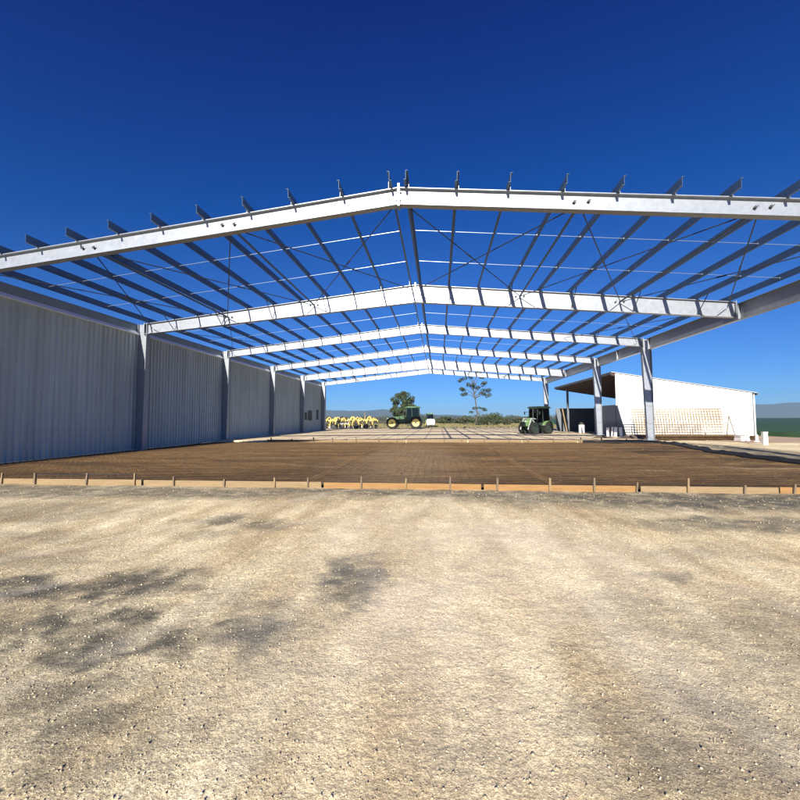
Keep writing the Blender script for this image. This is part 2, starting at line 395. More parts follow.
# ------------------------------------------------------------------ pebbles
def stones(name, pts, sizes, label):
    b = np.array([(1, 0, 0), (0, 1, 0), (-1, 0, 0), (0, -1, 0), (0, 0, .75), (0, 0, -.5)])
    F = np.array([(0, 1, 4), (1, 2, 4), (2, 3, 4), (3, 0, 4), (1, 0, 5), (2, 1, 5), (3, 2, 5), (0, 3, 5)])
    n = len(pts); V = b[None] * (sizes[:, None, None] * rng.uniform(.55, 1.2, (n, 6, 1)))
    a = rng.uniform(0, 2 * PI, n); c, s = np.cos(a), np.sin(a)
    X = V[..., 0] * c[:, None] - V[..., 1] * s[:, None]; Y = V[..., 0] * s[:, None] + V[..., 1] * c[:, None]
    V = np.stack([X, Y * .8, V[..., 2]], -1) + pts[:, None]
    Fa = (F[None] + 6 * np.arange(n)[:, None, None]).reshape(-1, 3)
    me = bpy.data.meshes.new(name); V = V.reshape(-1, 3)
    me.vertices.add(len(V)); me.vertices.foreach_set('co', V.ravel())
    me.loops.add(Fa.size); me.loops.foreach_set('vertex_index', Fa.ravel().astype(np.int32))
    me.polygons.add(len(Fa)); me.polygons.foreach_set('loop_start', np.arange(0, Fa.size, 3, dtype=np.int32))
    me.update(calc_edges=True)
    at = me.attributes.new('tone', 'FLOAT', 'POINT'); at.data.foreach_set('value', np.repeat(rng.uniform(0, 1, n), 6).astype(np.float32))
    m = bpy.data.materials.new(name); m.use_nodes = True; N = m.node_tree.nodes; L = m.node_tree.links
    A = N.new('ShaderNodeAttribute'); A.attribute_name = 'tone'
    r = N.new('ShaderNodeValToRGB'); e = r.color_ramp.elements; e[0].color = (.27, .225, .16, 1); e[1].color = (.66, .585, .44, 1)
    q = e.new(.35); q.color = (.45, .38, .27, 1); q = e.new(.75); q.color = (.54, .46, .32, 1)
    L.new(A.outputs['Fac'], r.inputs[0]); L.new(r.outputs[0], N['Principled BSDF'].inputs['Base Color']); N['Principled BSDF'].inputs['Roughness'].default_value = .9
    me.materials.append(m)
    o = bpy.data.objects.new(name, me); COL.objects.link(o); return tag(o, label, 'gravel', kind='stuff')
n = 34000
Y = 1.2 + 7.6 * rng.uniform(0, 1, n) ** 1.9; X = rng.uniform(-1, 1, n) * (1.6 + 1.05 * Y)
S = np.clip(rng.lognormal(math.log(.0045), .5, n), .0016, .012) * (.75 + .09 * Y)
P = np.stack([X, Y, yard_z(X, Y) + S * .15], -1)
stones('gravel_stones', P, S, 'loose crushed stones scattered over the beige yard')
n = 1500
Y = rng.uniform(9.4, 25.5, n); X = rng.uniform(-15, 12, n); S = np.clip(rng.lognormal(math.log(.022), .5, n), .008, .07)
# clods of earth on the bed
def clods():
    b = MB(); 
    for x, y, s in zip(X, Y, S):
        z = float(bed_z(np.array([x]), np.array([y]))[0])
        k = [rng.uniform(.7, 1.2) * s for _ in range(5)]
        b.add([(x + k[0], y, z), (x, y + k[1], z), (x - k[2], y, z), (x, y - k[3], z), (x, y, z + k[4] * .8)], [(0, 1, 4), (1, 2, 4), (2, 3, 4), (3, 0, 4)])
    tag(b.build('soil_clods', MOUND), 'small dark clods of soil scattered on the brown bed', 'soil', kind='stuff')
clods()

# ------------------------------------------------------------------ steel shed skeleton
BAY, D1 = 8.035, 10.764
FY = [D1 + k * BAY for k in range(6)]
X0, ZR, XL, ZL, XR, ZT = -1.064, 8.223, -15.364, 6.692, 13.50, 6.847
def roof_z(x): return ZR + (x - X0) / (XL - X0) * (ZL - ZR) if x < X0 else ZR + (x - X0) / (XR - X0) * (ZT - ZR)
PX_L = [X0 - d for d in (.23, 1.65, 3.12, 4.48, 5.87, 7.29, 8.65, 10.02, 11.36, 12.63, 14.05)]
PX_R = [X0 + d for d in (.23, 1.64, 3.06, 4.52, 5.95, 7.36, 8.76, 10.12, 11.5, 12.9, 14.3)]
DEPTH = [(.50, .47, .47), (.88, .55, .72), (.60, .50, .52), (.55, .50, .50), (.98, .62, .75), (.60, .50, .52)]
NODE_L = [X0, -6.2, -10.75, -14.9]; NODE_R = [X0, 3.95, 8.5, 13.1]
FRNAME = ['front', 'second', 'third', 'fourth', 'fifth', 'rearmost']

def rafter_mb(y, xa, za, xb, zb, da, db, fw=.22):
    b = MB(); t = .022
    def lerp(u): return (xa + (xb - xa) * u, za + (zb - za) * u, da + (db - da) * u)
    # top flange, web, bottom flange
    b.prism_y([(xa, za), (xb, zb), (xb, zb - t), (xa, za - t)], y - fw / 2, y + fw / 2)
    b.prism_y([(xa, za - t), (xb, zb - t), (xb, zb - db + t), (xa, za - da + t)], y - .008, y + .008)
    b.prism_y([(xa, za - da + t), (xb, zb - db + t), (xb, zb - db), (xa, za - da)], y - fw / 2, y + fw / 2)
    return b

def column_mb(y, xo, wt, wb, z0, z1, side, fw=.24):
    """tapered I column: xo outer face, side=+1 the inner face lies toward +X"""
    b = MB(); t = .022; s = side
    b.prism_y([(xo, z0), (xo, z1), (xo + s * t, z1), (xo + s * t, z0)], y - fw / 2, y + fw / 2)
    b.prism_y([(xo + s * t, z0), (xo + s * t, z1), (xo + s * (wt - t), z1), (xo + s * (wb - t), z0)], y - .008, y + .008)
    b.prism_y([(xo + s * (wb - t), z0), (xo + s * (wt - t), z1), (xo + s * wt, z1), (xo + s * wb, z0)], y - fw / 2, y + fw / 2)
    return b

for k, y in enumerate(FY):
    da, dl, dr = DEPTH[k]
    fr = thing('portal_frame', {0: 'galvanised portal frame at the front, purlin ends jutting over its rafters',
        1: 'second portal frame from the front with deep bright rafters, no right column',
        2: 'third portal frame from front, its right column before the leaning mesh',
        3: 'fourth portal frame from the front, right column beside dark shed opening',
        4: 'fifth portal frame with deep rafters just before the rearmost one',
        5: 'rearmost portal frame, its rafters low across the distant trees'}[k], 'steel frame', (X0, y, 0), 0, 'portal frames of the open shed')
    for side in (-1, 1):
        xe, ze, de = (XL, ZL, dl) if side < 0 else (XR, ZT, dr)
        rf = rafter_mb(y, X0 + side * .03, roof_z(X0 + side * .03), xe, ze, da, de).build('rafter', GALV, fr)
        ep = MB(); ep.box((X0 + side * .016, y, ZR - da / 2 + .02), (.028, .27, da + .16)); ep.build('end_plate', GALV, rf)
        hp = MB(); hp.box((xe - side * .02, y, ze - de / 2), (.03, .26, de + .1)); hp.build('end_plate', GALV, rf)
        for q in range(4): bl = MB(); bl.box((X0 + side * .05, y - .09 + .18 * (q % 2), ZR - .09 - (da - .2) * (q // 2)), (.05, .035, .035)); bl.build('bolt', BOLT, rf)
        has = side < 0 or k in (0, 2, 3, 5)
        if has:
            if side < 0: cb = column_mb(y, -15.72, .52, .42, -.1, ZL - .02, 1)
            else: cb = column_mb(y, 14.0, .62, .42, -.1, ZT - .04, -1)
            c = cb.build('column', GALV, fr)
            x_ = -15.5 if side < 0 else 13.79
            zb = .05 if y < 26 else PADZ
            bp = MB(); bp.box((x_, y, zb + .012), (.62, .36, .025)); bp.build('base_plate', GALV, c)
        # purlin cleats and fly braces
        for i, px in enumerate((PX_L if side < 0 else PX_R)[:-1]):
            zt = roof_z(px)
            cl = MB(); cl.box((px + side * .06, y, zt + .11), (.012, .16, .21)); cl.box((px + side * .03, y, zt + .008), (.14, .16, .012)); cl.build('purlin_cleat', GALV, fr)
            if k > 0 and (i % 2 == (1 if k % 2 else 0)) and 0 < i < 10:
                d_ = da + (de - da) * abs(px - X0) / 14.3
                fb = MB()
                fb.tube([(px, y - .85, zt + .04), (px + side * .03, y - .05, zt - d_ + .06)], .018, 4)
                fb.build('fly_brace', RODM, fr); fb = MB()
                fb.tube([(px, y + .85, zt + .04), (px + side * .03, y + .05, zt - d_ + .06)], .018, 4); fb.build('fly_brace', RODM, fr)
        # brace lugs on the web
        for nx_ in ((NODE_L if side < 0 else NODE_R)[1:3]):
            if k in (0, 1, 4, 5):
                zz = roof_z(nx_) - .5 * min(da, .6) + .02
                for o_ in (-.19, .19):
                    lg = MB(); lg.box((nx_ + o_, y - .04, zz), (.06, .07, .06), ry=.6); lg.tube([(nx_ + o_ - .04, y - .06, zz - .02), (nx_ + o_ + .06, y - .08, zz + .035)], .011, 5)
                    lg.build('brace_lug', BOLT, fr)

# purlins: one Z section per line, running front to back
def purlin_mb(x, side, h=.26, y0=D1 - .46, y1=FY[5] + .32):
    z = roof_z(x) + .012; t = .006; w = .06; b = MB()
    b.span((x - t / 2, y0, z), (x + t / 2, y1, z + h))
    b.span((x + side * t / 2, y0, z + h - t), (x + side * w, y1, z + h))
    b.span((x - side * t / 2, y0, z), (x - side * w, y1, z + t))
    return b
for side, L_, nm in ((-1, PX_L, 'left'), (1, PX_R, 'right')):
    for i, px in enumerate(L_):
        lab = ('dark roof purlin nearest the ridge on the %s slope' % nm) if i == 0 else ('dark roof purlin over the eave of the %s slope' % nm) if i == 10 else 'dark steel roof purlin, %s out from the ridge on the %s slope' % (ordinal(i), nm)
        tag(purlin_mb(px, side).build('purlin', PURL), lab, 'purlin', 'roof purlins of the open shed')
# bridging lines
for k in range(5):
    for j in (1, 2):
        y = FY[k] + BAY * j / 3
        for side, L_, nm in ((-1, PX_L, 'left'), (1, PX_R, 'right')):
            b = MB(); pts = [(x, y, roof_z(x) + .13) for x in (L_[0], L_[-1])]
            b.tube(pts, .0095, 6)
            for x in L_: b.box((x, y, roof_z(x) + .13), (.04, .04, .05))
            bay = ['front', 'second', 'third', 'fourth', 'rearmost'][k]
            tag(b.build('bridging_rod', ZINC), 'thin pale bridging line across %s slope in %s roof bay, %s rafter' % (nm, bay, 'nearer its front' if j == 1 else 'nearer its rear'), 'bridging', 'purlin bridging lines')
# braces and struts
def zn(x, k): return roof_z(x) - .5 * min(DEPTH[k][0], .6) + .02
for k in (0, 1, 4):
    bay = {0: 'front', 1: 'second', 4: 'rearmost'}[k]
    for side, Nn, nm in ((-1, NODE_L, 'left'), (1, NODE_R, 'right')):
        for i in range(3):
            if k == 1 and i < 2: continue
            a, c = Nn[i], Nn[i + 1]
            pn = ['beside the ridge', 'at mid slope', 'above the eave'][i]
            for (p, q, w) in ((a, c, 'outward'), (c, a, 'inward')):
                b = MB(); P0 = Vector((p, FY[k] + .1, zn(p, k) - .02)); P1 = Vector((q, FY[k + 1] - .1, zn(q, k + 1) - .02))
                b.tube([P0, P1], .019 if k == 0 else .016, 5); m_ = P0.lerp(P1, .46 if w == 'outward' else .56); d_ = (P1 - P0).normalized() * .16
                b.tube([m_ - d_, m_ + d_], .03, 6)
                tag(b.build('brace_rod', RODM), 'dark brace rod %s of %s slope, %s bay, running rearward and %s' % (pn, nm, bay, w), 'brace rod', 'diagonal roof brace rods')
        for i in (1, 2):
            if k == 1: continue
            b = MB(); x = Nn[i]; b.tube([(x, FY[k] + .02, zn(x, k)), (x, FY[k + 1] - .02, zn(x, k + 1))], .04, 8)
            tag(b.build('brace_strut', PURL), 'slim tube strut between rafters of %s bay, %s of %s slope' % (bay, 'at upper third' if i == 1 else 'near the eave', nm), 'strut', 'struts between rafters')
# right eave: jack beams carrying the frames that have no column
def jack(y0, y1, lab):
    r = thing('eave_beam', lab, 'beam', (13.72, y0, 0), 0, 'right eave beams')
    z1 = ZT - .06; d = .74; x = 13.72
    w = MB(); w.span((x - .008, y0, z1 - d + .022), (x + .008, y1, z1 - .022)); w.build('web', GALV, r)
    f = MB(); f.span((x - .11, y0, z1 - .022), (x + .11, y1, z1)); f.build('top_flange', GALV, r)
    f = MB(); f.span((x - .11, y0, z1 - d), (x + .11, y1, z1 - d + .022)); f.build('bottom_flange', GALV, r)
    for y in (y0 + .3, (y0 + y1) / 2, y1 - .3): st = MB(); st.box((x - .06, y, z1 - d / 2), (.1, .012, d - .05)); st.build('stiffener', GALV, r)
jack(FY[0] + .13, FY[2] - .13, 'deep galvanised eave beam sloping from right picture edge to the third frame')
jack(FY[2] + .13, FY[3] - .13, 'short galvanised eave beam between third and fourth right columns')
jack(FY[3] + .13, FY[5] - .13, 'galvanised eave beam from fourth column back to the rearmost column')
# left: eave beam above wall, cladding, gutter
eb = MB(); eb.span((-15.78, D1 - .3, 6.34), (-15.76, FY[5] + .1, 6.66)); eb.span((-15.90, D1 - .3, 6.66), (-15.76, FY[5] + .1, 6.675)); eb.span((-15.90, D1 - .3, 6.325), (-15.76, FY[5] + .1, 6.34))
tag(eb.build('eave_beam', EAVE), 'shaded steel eave beam running above the long corrugated left wall', 'beam')
wl = thing('shed_wall', 'long shaded wall of blue grey corrugated steel along left side', 'wall', (WALLX, 8, 0))
cm = MB(); p = .25; y = 7.6; prof = []
while y < FY[5] + .05:
    prof += [(0, y), (0, y + .10), (.048, y + .125), (.048, y + .165), (0, y + .19)]; y += p
vs = [(WALLX + a, b_, z) for z in (.08, 6.14) for a, b_ in prof] + [(WALLX - .03, b_, z) for z in (.08, 6.14) for a, b_ in prof]
m_ = len(prof); fs = []
for i in range(m_ - 1): fs += [(i, i + 1, m_ + i + 1, m_ + i), (2 * m_ + i + 1, 2 * m_ + i, 3 * m_ + i, 3 * m_ + i + 1), (m_ + i, m_ + i + 1, 3 * m_ + i + 1, 3 * m_ + i)]
fs += [(m_ - 1, 3 * m_ - 1, 4 * m_ - 1, 2 * m_ - 1), (0, m_, 3 * m_, 2 * m_)]
cm.add(vs, fs); cm.build('cladding', CLAD, wl)
for zz in (1.2, 2.7, 4.2, 5.7):
    sc_ = MB(); yy = 7.72
    while yy < FY[5]:
        sc_.box((WALLX + .006, yy + .16, zz), (.012, .02, .02)); yy += .25
    o = sc_.build('screw_row', BOLT, wl); o['kind'] = 'stuff'
lp = MB(); yy = 8.495
while yy < FY[5]:
    lp.box((WALLX + .050, yy, 3.11), (.008, .062, 6.04)); yy += .75
o = lp.build('sheet_lap', CLAD, wl); o['kind'] = 'stuff'
gt = MB(); gt.prism_y([(WALLX - .1, 6.12), (WALLX + .10, 6.12), (WALLX + .10, 6.16), (WALLX + .03, 6.31), (WALLX - .1, 6.31)], 7.6, FY[5] + .05); gt.build('capping', FLASH, wl)
bf = MB(); bf.span((WALLX - .02, 7.6, -.1), (WALLX + .04, FY[5] + .05, .075)); bf.build('base_strip', MOUND, wl)
cf = MB(); cf.span((WALLX + .36, FY[5] + .32, .35), (WALLX + .56, FY[5] + .40, 6.0)); cf.span((WALLX - .05, FY[5] + .405, .2), (WALLX + .56, FY[5] + .44, 6.1)); cf.build('corner_flashing', FLASH, wl)
for (y0, y1, z0, z1) in ((44.4, 45.3, 1.6, 2.5), (45.7, 47.0, 1.5, 2.75), (48.8, 49.6, 1.6, 2.9)):
    w = MB(); w.span((WALLX - .03, y0, z0), (WALLX + .06, y1, z1)); w.build('opening', BOLT, wl)

# ------------------------------------------------------------------ formwork and reinforcing
def board(name, x0, x1, y, z0, h, m, lab, grp, dz=0.0, rz=0.0):
    b = MB(); b.box(((x0 + x1) / 2, y, z0 + h / 2), (x1 - x0 - .012, .038, h), rz=rz, ry=dz)
    return tag(b.build(name, m), lab, 'plank', grp)
FB = [(-14.9, -11.55, PINE, 'pale formwork plank in the front row, against the left picture edge'), (-11.5, -7.3, PINE, 'pale formwork plank in front row below the left wall, second from left'),
      (-7.25, -2.75, PINE, 'dull pale formwork plank in front row, third from left'), (-2.7, .95, ORANGE, 'orange formwork plank at the middle of the front row'),
      (1.0, 4.3, ORANGE, 'bright orange formwork plank right of the middle of front row'), (4.35, 7.1, PINE, 'yellowish formwork plank with a dark smudge near right of front row'), (7.12, 10.6, ORANGE, 'formwork plank at the right end of the front row')]
for x0, x1, m_, lab in FB: board('formwork_plank', x0, x1, 8.96, -.01, .145 + random.uniform(-.01, .012), m_, lab, 'front formwork planks', dz=random.uniform(-.002, .002))
SX = [(4, .42), (37, .42), (88, .44), (136, .45), (175, .34), (225, .26), (275, .34), (308, .36), (361, .42), (405, .36), (449, .44), (496, .40), (548, .42), (592, .44), (634, .30), (685, .46), (741, .24), (790, .3)]
for i, (px, h) in enumerate(SX):
    h = h * .62 + .02
    a = (px - 400) / 386.4; d = .0986; x = 8.9 * (a * math.cos(d) - math.sin(d)) / (a * math.sin(d) + math.cos(d))
    b = MB(); w = random.uniform(.028, .042)
    b.prism_y([(x - w / 2, .01), (x + w / 2, .01), (x + w / 2 + .01, h), (x - w / 2 + .01, h + .01)], 8.895, 8.935)
    o = b.build('wooden_stake', GREYWOOD if i % 3 else PINE)
    o.rotation_euler = (random.uniform(-.05, .05), random.uniform(-.05, .05), 0)
    tag(o, 'short wooden stake nailed to front formwork, %s from the left' % ordinal(i), 'stake', 'stakes of the front formwork')
st = MB(); pts = []
for i in (1, 2, 3):
    a = (SX[i][0] - 400) / 386.4; d = .0986; pts.append((8.9 * (a * math.cos(d) - math.sin(d)) / (a * math.sin(d) + math.cos(d)), 8.91, SX[i][1] * .62 - .01))
st.tube(pts, .006, 5); tag(st.build('string_line', RODM), 'taut dark string line between stake tops at left', 'string')
RB = [(-11.9, -9.6), (-9.55, -6.2), (-6.15, -2.2), (-2.15, 1.9), (1.95, 5.4), (5.45, 8.9), (8.95, 12.9)]
for i, (a, c) in enumerate(RB):
    board('formwork_plank', a, c, 25.98, .0, .235 + random.uniform(-.015, .015), PINE, 'pale plank in the far formwork row before the pad, %s from the left' % ordinal(i), 'far formwork planks', dz=random.uniform(-.003, .003))
for i, x in enumerate(np.arange(-11.4, 13, 1.45)):
    x += random.uniform(-.2, .2); h = random.uniform(.26, .42); b = MB(); b.prism_y([(x - .03, .0), (x + .03, .0), (x + .035, h), (x - .03, h)], 25.90, 25.955)
    tag(b.build('wooden_stake', GREYWOOD), 'small stake on the far formwork row, %s from the left' % ordinal(i), 'stake', 'stakes of the far formwork')
def mesh_sheet_mb(l, w, s=.2, r=.004):
    b = MB()
    for x in np.arange(.1, l, s): b.tube([(x, 0, 0), (x, w, 0)], r, 4, False)
    for y in np.arange(.1, w, s): b.tube([(0, y, r * 1.6), (l, y, r * 1.6)], r, 4, False)
    return b
sheet = None
for r_, y in enumerate(np.arange(9.3, 24.0, 2.33)):
    for c_, x in enumerate(np.arange(-14.9, 11.5, 5.8)):
        l = 6.0
        if x > 2.5: continue
        if sheet is None: o = sheet = mesh_sheet_mb(6.0, 2.4).build('mesh_sheet', RUST)
        else: o = sheet.copy(); COL.objects.link(o)
        o.location = (x + 3 + random.uniform(-.05, .05), y + 1.2, .085 + .012 * ((r_ + c_) % 2)); o.rotation_euler = (0, 0, random.uniform(-.012, .012) + (PI if c_ % 2 else 0))
        tag(o, 'rusty reinforcing mesh sheet lying flat on the brown earth bed', 'mesh sheet', 'mesh sheets laid on the bed')
pm = MB(); path = [(9.2, 25.88), (11.6, 25.62), (13.2, 25.35), (13.75, 24.3), (13.3, 22.4), (12.25, 18.9), (12.02, 16.2), (12.0, 12.5), (12.0, 9.3)]
fine = []
for a, c in zip(path[:-1], path[1:]):
    for u in np.linspace(0, 1, 9)[:-1]: fine.append((a[0] + (c[0] - a[0]) * u, a[1] + (c[1] - a[1]) * u))
fine.append(path[-1]); vs = []; fs = []
for i, (x, y) in enumerate(fine):
    a = fine[max(i - 1, 0)]; c = fine[min(i + 1, len(fine) - 1)]; t = Vector((c[0] - a[0], c[1] - a[1], 0)).normalized(); nn = Vector((-t.y, t.x, 0))
    if nn.x < 0 and y < 25: nn = -nn
    if y >= 25.3 and nn.y < 0: nn = -nn
    wob = .05 * math.sin(i * 1.7) + random.uniform(-.04, .04); hh = .16 + random.uniform(-.04, .05)
    for o_, z in ((-.1 + wob, .07), (-.02, .09), (.06, hh), (.13 + wob, hh + .02), (.13 + wob, hh - .005), (.06, hh - .03), (0, .06), (-.1 + wob, .04)):
        vs.append((x + nn.x * o_, y + nn.y * o_, z))
for i in range(len(fine) - 1):
    for j in range(8): q = (j + 1) % 8; fs.append((i * 8 + j, i * 8 + q, (i + 1) * 8 + q, (i + 1) * 8 + j))
pm.add(vs, fs); tag(pm.build('plastic_membrane', BLACKP, smooth=True), 'black plastic membrane lapping up the right edge of the earth bed', 'membrane')

def mound(name, x, y, rx, ry, h, m, lab, seed):
    vs = []; fs = []; n, k = 26, 7
    for i in range(k + 1):
        t = i / k
        for j in range(n):
            a = 2 * PI * j / n; w = 1 + .3 * noise.noise(Vector((math.cos(a) * 1.5 + seed, math.sin(a) * 1.5, t * 2)))
            vs.append((x + rx * (1 - t) * w * math.cos(a), y + ry * (1 - t) * w * math.sin(a), -.05 + h * (math.sin(t * PI / 2) ** .9) * (1 + .3 * noise.noise(Vector((a, t * 3, seed))))))
    for i in range(k):
        for j in range(n): q = (j + 1) % n; fs.append((i * n + j, i * n + q, (i + 1) * n + q, (i + 1) * n + j))
    return tag(MB().add(vs, fs).build(name, m, smooth=True), lab, 'mound')
mound('soil_mound', 13.4, 28.6, 1.5, .55, .42, MOUND, 'dark low mound of soil left of the third right column', 3)
mound('soil_mound', 11.9, 29.6, 1.3, .5, .36, MOUND, 'small dark soil mound before the upright white boards', 9)

# ------------------------------------------------------------------ white shed at right
SX0, SX1, SY0, SY1 = 15.05, 25.75, 34.5, 50.5
ZH, ZW = 5.42, 3.62
shed = thing('farm_shed', 'white skillion farm shed with open dark left side and sloping roof', 'shed', (SX0, SY0, 0))
def ztop(x): return ZH + (x - SX0) / (SX1 - SX0) * (ZW - ZH)
def clad_xz(x0, x1, y, z0, zt, s=-1):     # vertical ribbed gable cladding
    b = MB(); x = x0; step = .19
    while x < x1 - .01:
        xb = min(x + step, x1); b.prism_y([(x, z0), (xb, z0), (xb, zt(xb)), (x, zt(x))], y, y + .03)
        if xb < x1: b.prism_y([(xb - .025, z0), (xb, z0), (xb, zt(xb) - .01), (xb - .025, zt(xb) - .01)], y - .016, y + .002)
        x = xb
    return b
clad_xz(SX0, SX1, SY0, 2.72, ztop).build('front_wall', SHEDW, shed)
clad_xz(SX0, SX1, SY0 + .012, -.05, lambda x: 2.70).build('lower_front_wall', SHEDW, shed)
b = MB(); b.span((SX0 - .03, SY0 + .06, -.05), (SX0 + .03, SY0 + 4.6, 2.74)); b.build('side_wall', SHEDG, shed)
b = MB(); b.add([(SX0 - .04, SY0 - .02, -.05), (SX0 - .04, SY0 - 1.75, -.05), (SX0 - .04, SY0 - .3, 2.68), (SX0 - .04, SY0 - .02, 2.68), (SX0 + .02, SY0 - .02, -.05), (SX0 + .02, SY0 - 1.75, -.05), (SX0 + .02, SY0 - .3, 2.68), (SX0 + .02, SY0 - .02, 2.68)], [(0, 1, 2, 3), (7, 6, 5, 4), (1, 5, 6, 2), (2, 6, 7, 3), (0, 3, 7, 4), (0, 4, 5, 1)]); b.build('shadow_wedge', SHEDG, shed)  # added grey wedge, shaped as the triangular shadow on the white front wall
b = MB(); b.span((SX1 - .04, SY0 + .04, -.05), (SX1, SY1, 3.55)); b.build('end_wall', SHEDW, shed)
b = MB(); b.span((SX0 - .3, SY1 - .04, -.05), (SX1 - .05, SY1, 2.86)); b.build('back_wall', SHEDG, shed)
b = MB(); e0, e1 = SX0 - .32, SX1 + .35
b.prism_y([(e0, ztop(e0) + .06), (e1, ztop(e1) + .06), (e1, ztop(e1) + .10), (e0, ztop(e0) + .10)], SY0 - .06, SY1 + .25)
rf = b.build('roof', SHEDR, shed)
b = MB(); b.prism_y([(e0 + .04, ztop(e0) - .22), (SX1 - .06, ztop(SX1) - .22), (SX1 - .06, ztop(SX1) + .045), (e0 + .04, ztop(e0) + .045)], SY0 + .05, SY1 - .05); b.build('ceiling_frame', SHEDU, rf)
b = MB(); b.span((SX1 + .36, SY0 - .06, ztop(SX1) - .16), (SX1 + .46, SY1, ztop(SX1) - .02)); b.build('gutter', SHEDG, rf)
b = MB(); b.span((e0 - .03, SY0 - .05, ztop(e0) - .14), (e0 - .005, SY1 + .2, ztop(e0) + .06)); b.build('fascia', SHEDG, rf)
b = MB(); b.box((SX0 + .15, SY1 - 3.2, 2.55), (.2, .2, 5.3)); b.build('post', SHEDG, shed)
b = MB(); b.span((SX1 + .05, SY0 - .06, .0), (SX1 + .14, SY0 + .03, 3.5)); b.build('downpipe', SHEDW, shed)
# things by the shed
b = MB(); b.box((13.6, 43.4, 1.3), (.12, .1, 2.9), ry=-.17); tag(b.build('timber_prop', PINE), 'pale timber prop leaning in front of the open shed', 'prop')
for i, (x, h, w, a) in enumerate(((13.15, .85, .2, -.05), (13.5, .9, .1, .03), (13.8, .88, .22, .02), (14.25, .85, .2, -.12))):
    b = MB(); b.box((x, 31.7 + .1 * i, h / 2 + .02), (w, .06, h), ry=a, rx=.12)
    tag(b.build('white_board', WHITEP), ['leaning white upright board, leftmost of the pieces by the shed corner', 'narrowest white upright board by the white shed corner', 'broad white upright board third from left by shed corner', 'white upright board leaning right against the lit shed wall'][i], 'board', 'white boards by the shed corner')
dr = thing('white_drum', 'small white drum with dark lid inside the open shed', 'drum', (15.6, 44.2, .0)); b = MB(); b.tube([(15.6, 44.2, 0), (15.6, 44.2, .9)], .3, 16); b.build('barrel', WHITEP, dr); b = MB(); b.tube([(15.6, 44.2, .9), (15.6, 44.2, 1.15)], .22, 16); b.build('lid', BOLT, dr)
# leaning and stacked mesh
big = mesh_sheet_mb(6.6, 2.15, .2, .017)
for i, dx in enumerate((0, .14, .3)):
    o = MB().add(big.v, big.f).build('mesh_sheet', MESHT); o.location = (14.75 + 3.3 + dx, 31.6 - .05 * i, .22); o.rotation_euler = (math.radians(82 - 2 * i), random.uniform(-.01, .01), 0)
    # origin is the sheet's centre line, lift the lower edge onto the stack
    o.location.z += 1.05 * math.sin(math.radians(82 - 2 * i)); o.location.y += 0
    tag(o, 'tan wire mesh sheet standing on edge before the white shed', 'mesh sheet', 'mesh sheets leaning by the shed')
for i in range(5):
    o = mesh_sheet_mb(7.0, 2.3, .2, .02).build('mesh_sheet', RUST); o.location = (18.4 + .1 * random.uniform(-1, 1), 30.3 + .08 * random.uniform(-1, 1), .06 + .055 * i)
    tag(o, 'rusty mesh sheet lying in the flat stack before the white shed', 'mesh sheet', 'flat stacked mesh sheets by the shed')
for i, x in enumerate((16.2, 18.6, 21.0)):
    b = MB(); b.span((x - .06, 29.0, .0), (x + .06, 31.7, .055)); tag(b.build('timber_bearer', GREYWOOD), ['timber bearer under left end of flat mesh stack', 'timber bearer under middle of flat mesh stack', 'timber bearer under right end of flat mesh stack'][i], 'bearer', 'bearers under the mesh stack')
pr = thing('mesh_prop', 'thin dark trestle of two poles holding the right end of standing mesh', 'trestle', (21.75, 31.4, 0))
for dx in (-.25, .45): b = MB(); b.tube([(21.75, 31.4, 1.75), (21.75 + dx, 31.4 + .1 * dx, .05)], .035, 6); b.build('leg', GREYWOOD, pr)
b = MB(); b.box((20.35, 28.3, .18), (.6, .6, .28), rz=.1, taper=.85); b.box((20.35, 28.3, .345), (.58, .55, .05), rz=.1); tag(b.build('white_tub', WHITEP), 'low white tub on ground at the right corner of shed', 'tub')
mk = thing('marker_post', 'stout white post standing alone between shed and brown soil', 'post', (18.88, 24.55, 0))
b = MB(); b.box((18.88, 24.55, .36), (.24, .16, .74)); b.build('shaft', WHITEP, mk); b = MB(); b.box((18.88, 24.55, .745), (.27, .19, .03)); b.build('cap', WHITEP, mk)
b = MB(); b.tube([(20.3, 27.0, .0), (20.3, 27.0, .10), (20.3, 27.0, .5)], [.28, .09, .06], 12); tag(b.build('white_cone', WHITEP), 'small white cone beside the corner of the white shed', 'cone')

# ------------------------------------------------------------------ vehicles
def wheel(par, x, y, r, w, rimcol, side, lug=True):
    h = w / 2; ro = r * .62
    t = MB(); t.lathe_y([(ro, -h * .8), (r * .9, -h), (r * .97, -h * .8), (r * .97, h * .8), (r * .9, h), (ro, h * .8)], (x, y, r), 32)
    if lug:
        for k in range(20):
            a = 2 * PI * k / 20
            for s in (-1, 1): t.box((x + r * .985 * math.cos(a + s * .08), y + s * h * .45, r + r * .985 * math.sin(a + s * .08)), (.07, h * .95, .06), ry=-a + PI / 2)
    wo = t.build('wheel', RUBBER, par, world=False)
    q = MB(); q.lathe_y([(0.001, side * h * .35), (ro * .35, side * h * .4), (ro * .8, side * h * .3), (ro * .9, side * h * .78), (ro, side * h * .8), (ro, -side * h * .6), (0.001, -side * h * .6)], (x, y, r), 28)
    q.build('rim', rimcol, wo, world=False)
    q = MB(); q.lathe_y([(0.001, side * h * .62), (ro * .2, side * h * .6), (ro * .24, side * h * .38), (0.001, side * h * .3)], (x, y, r), 14); q.build('hub', BOLT, wo, world=False)

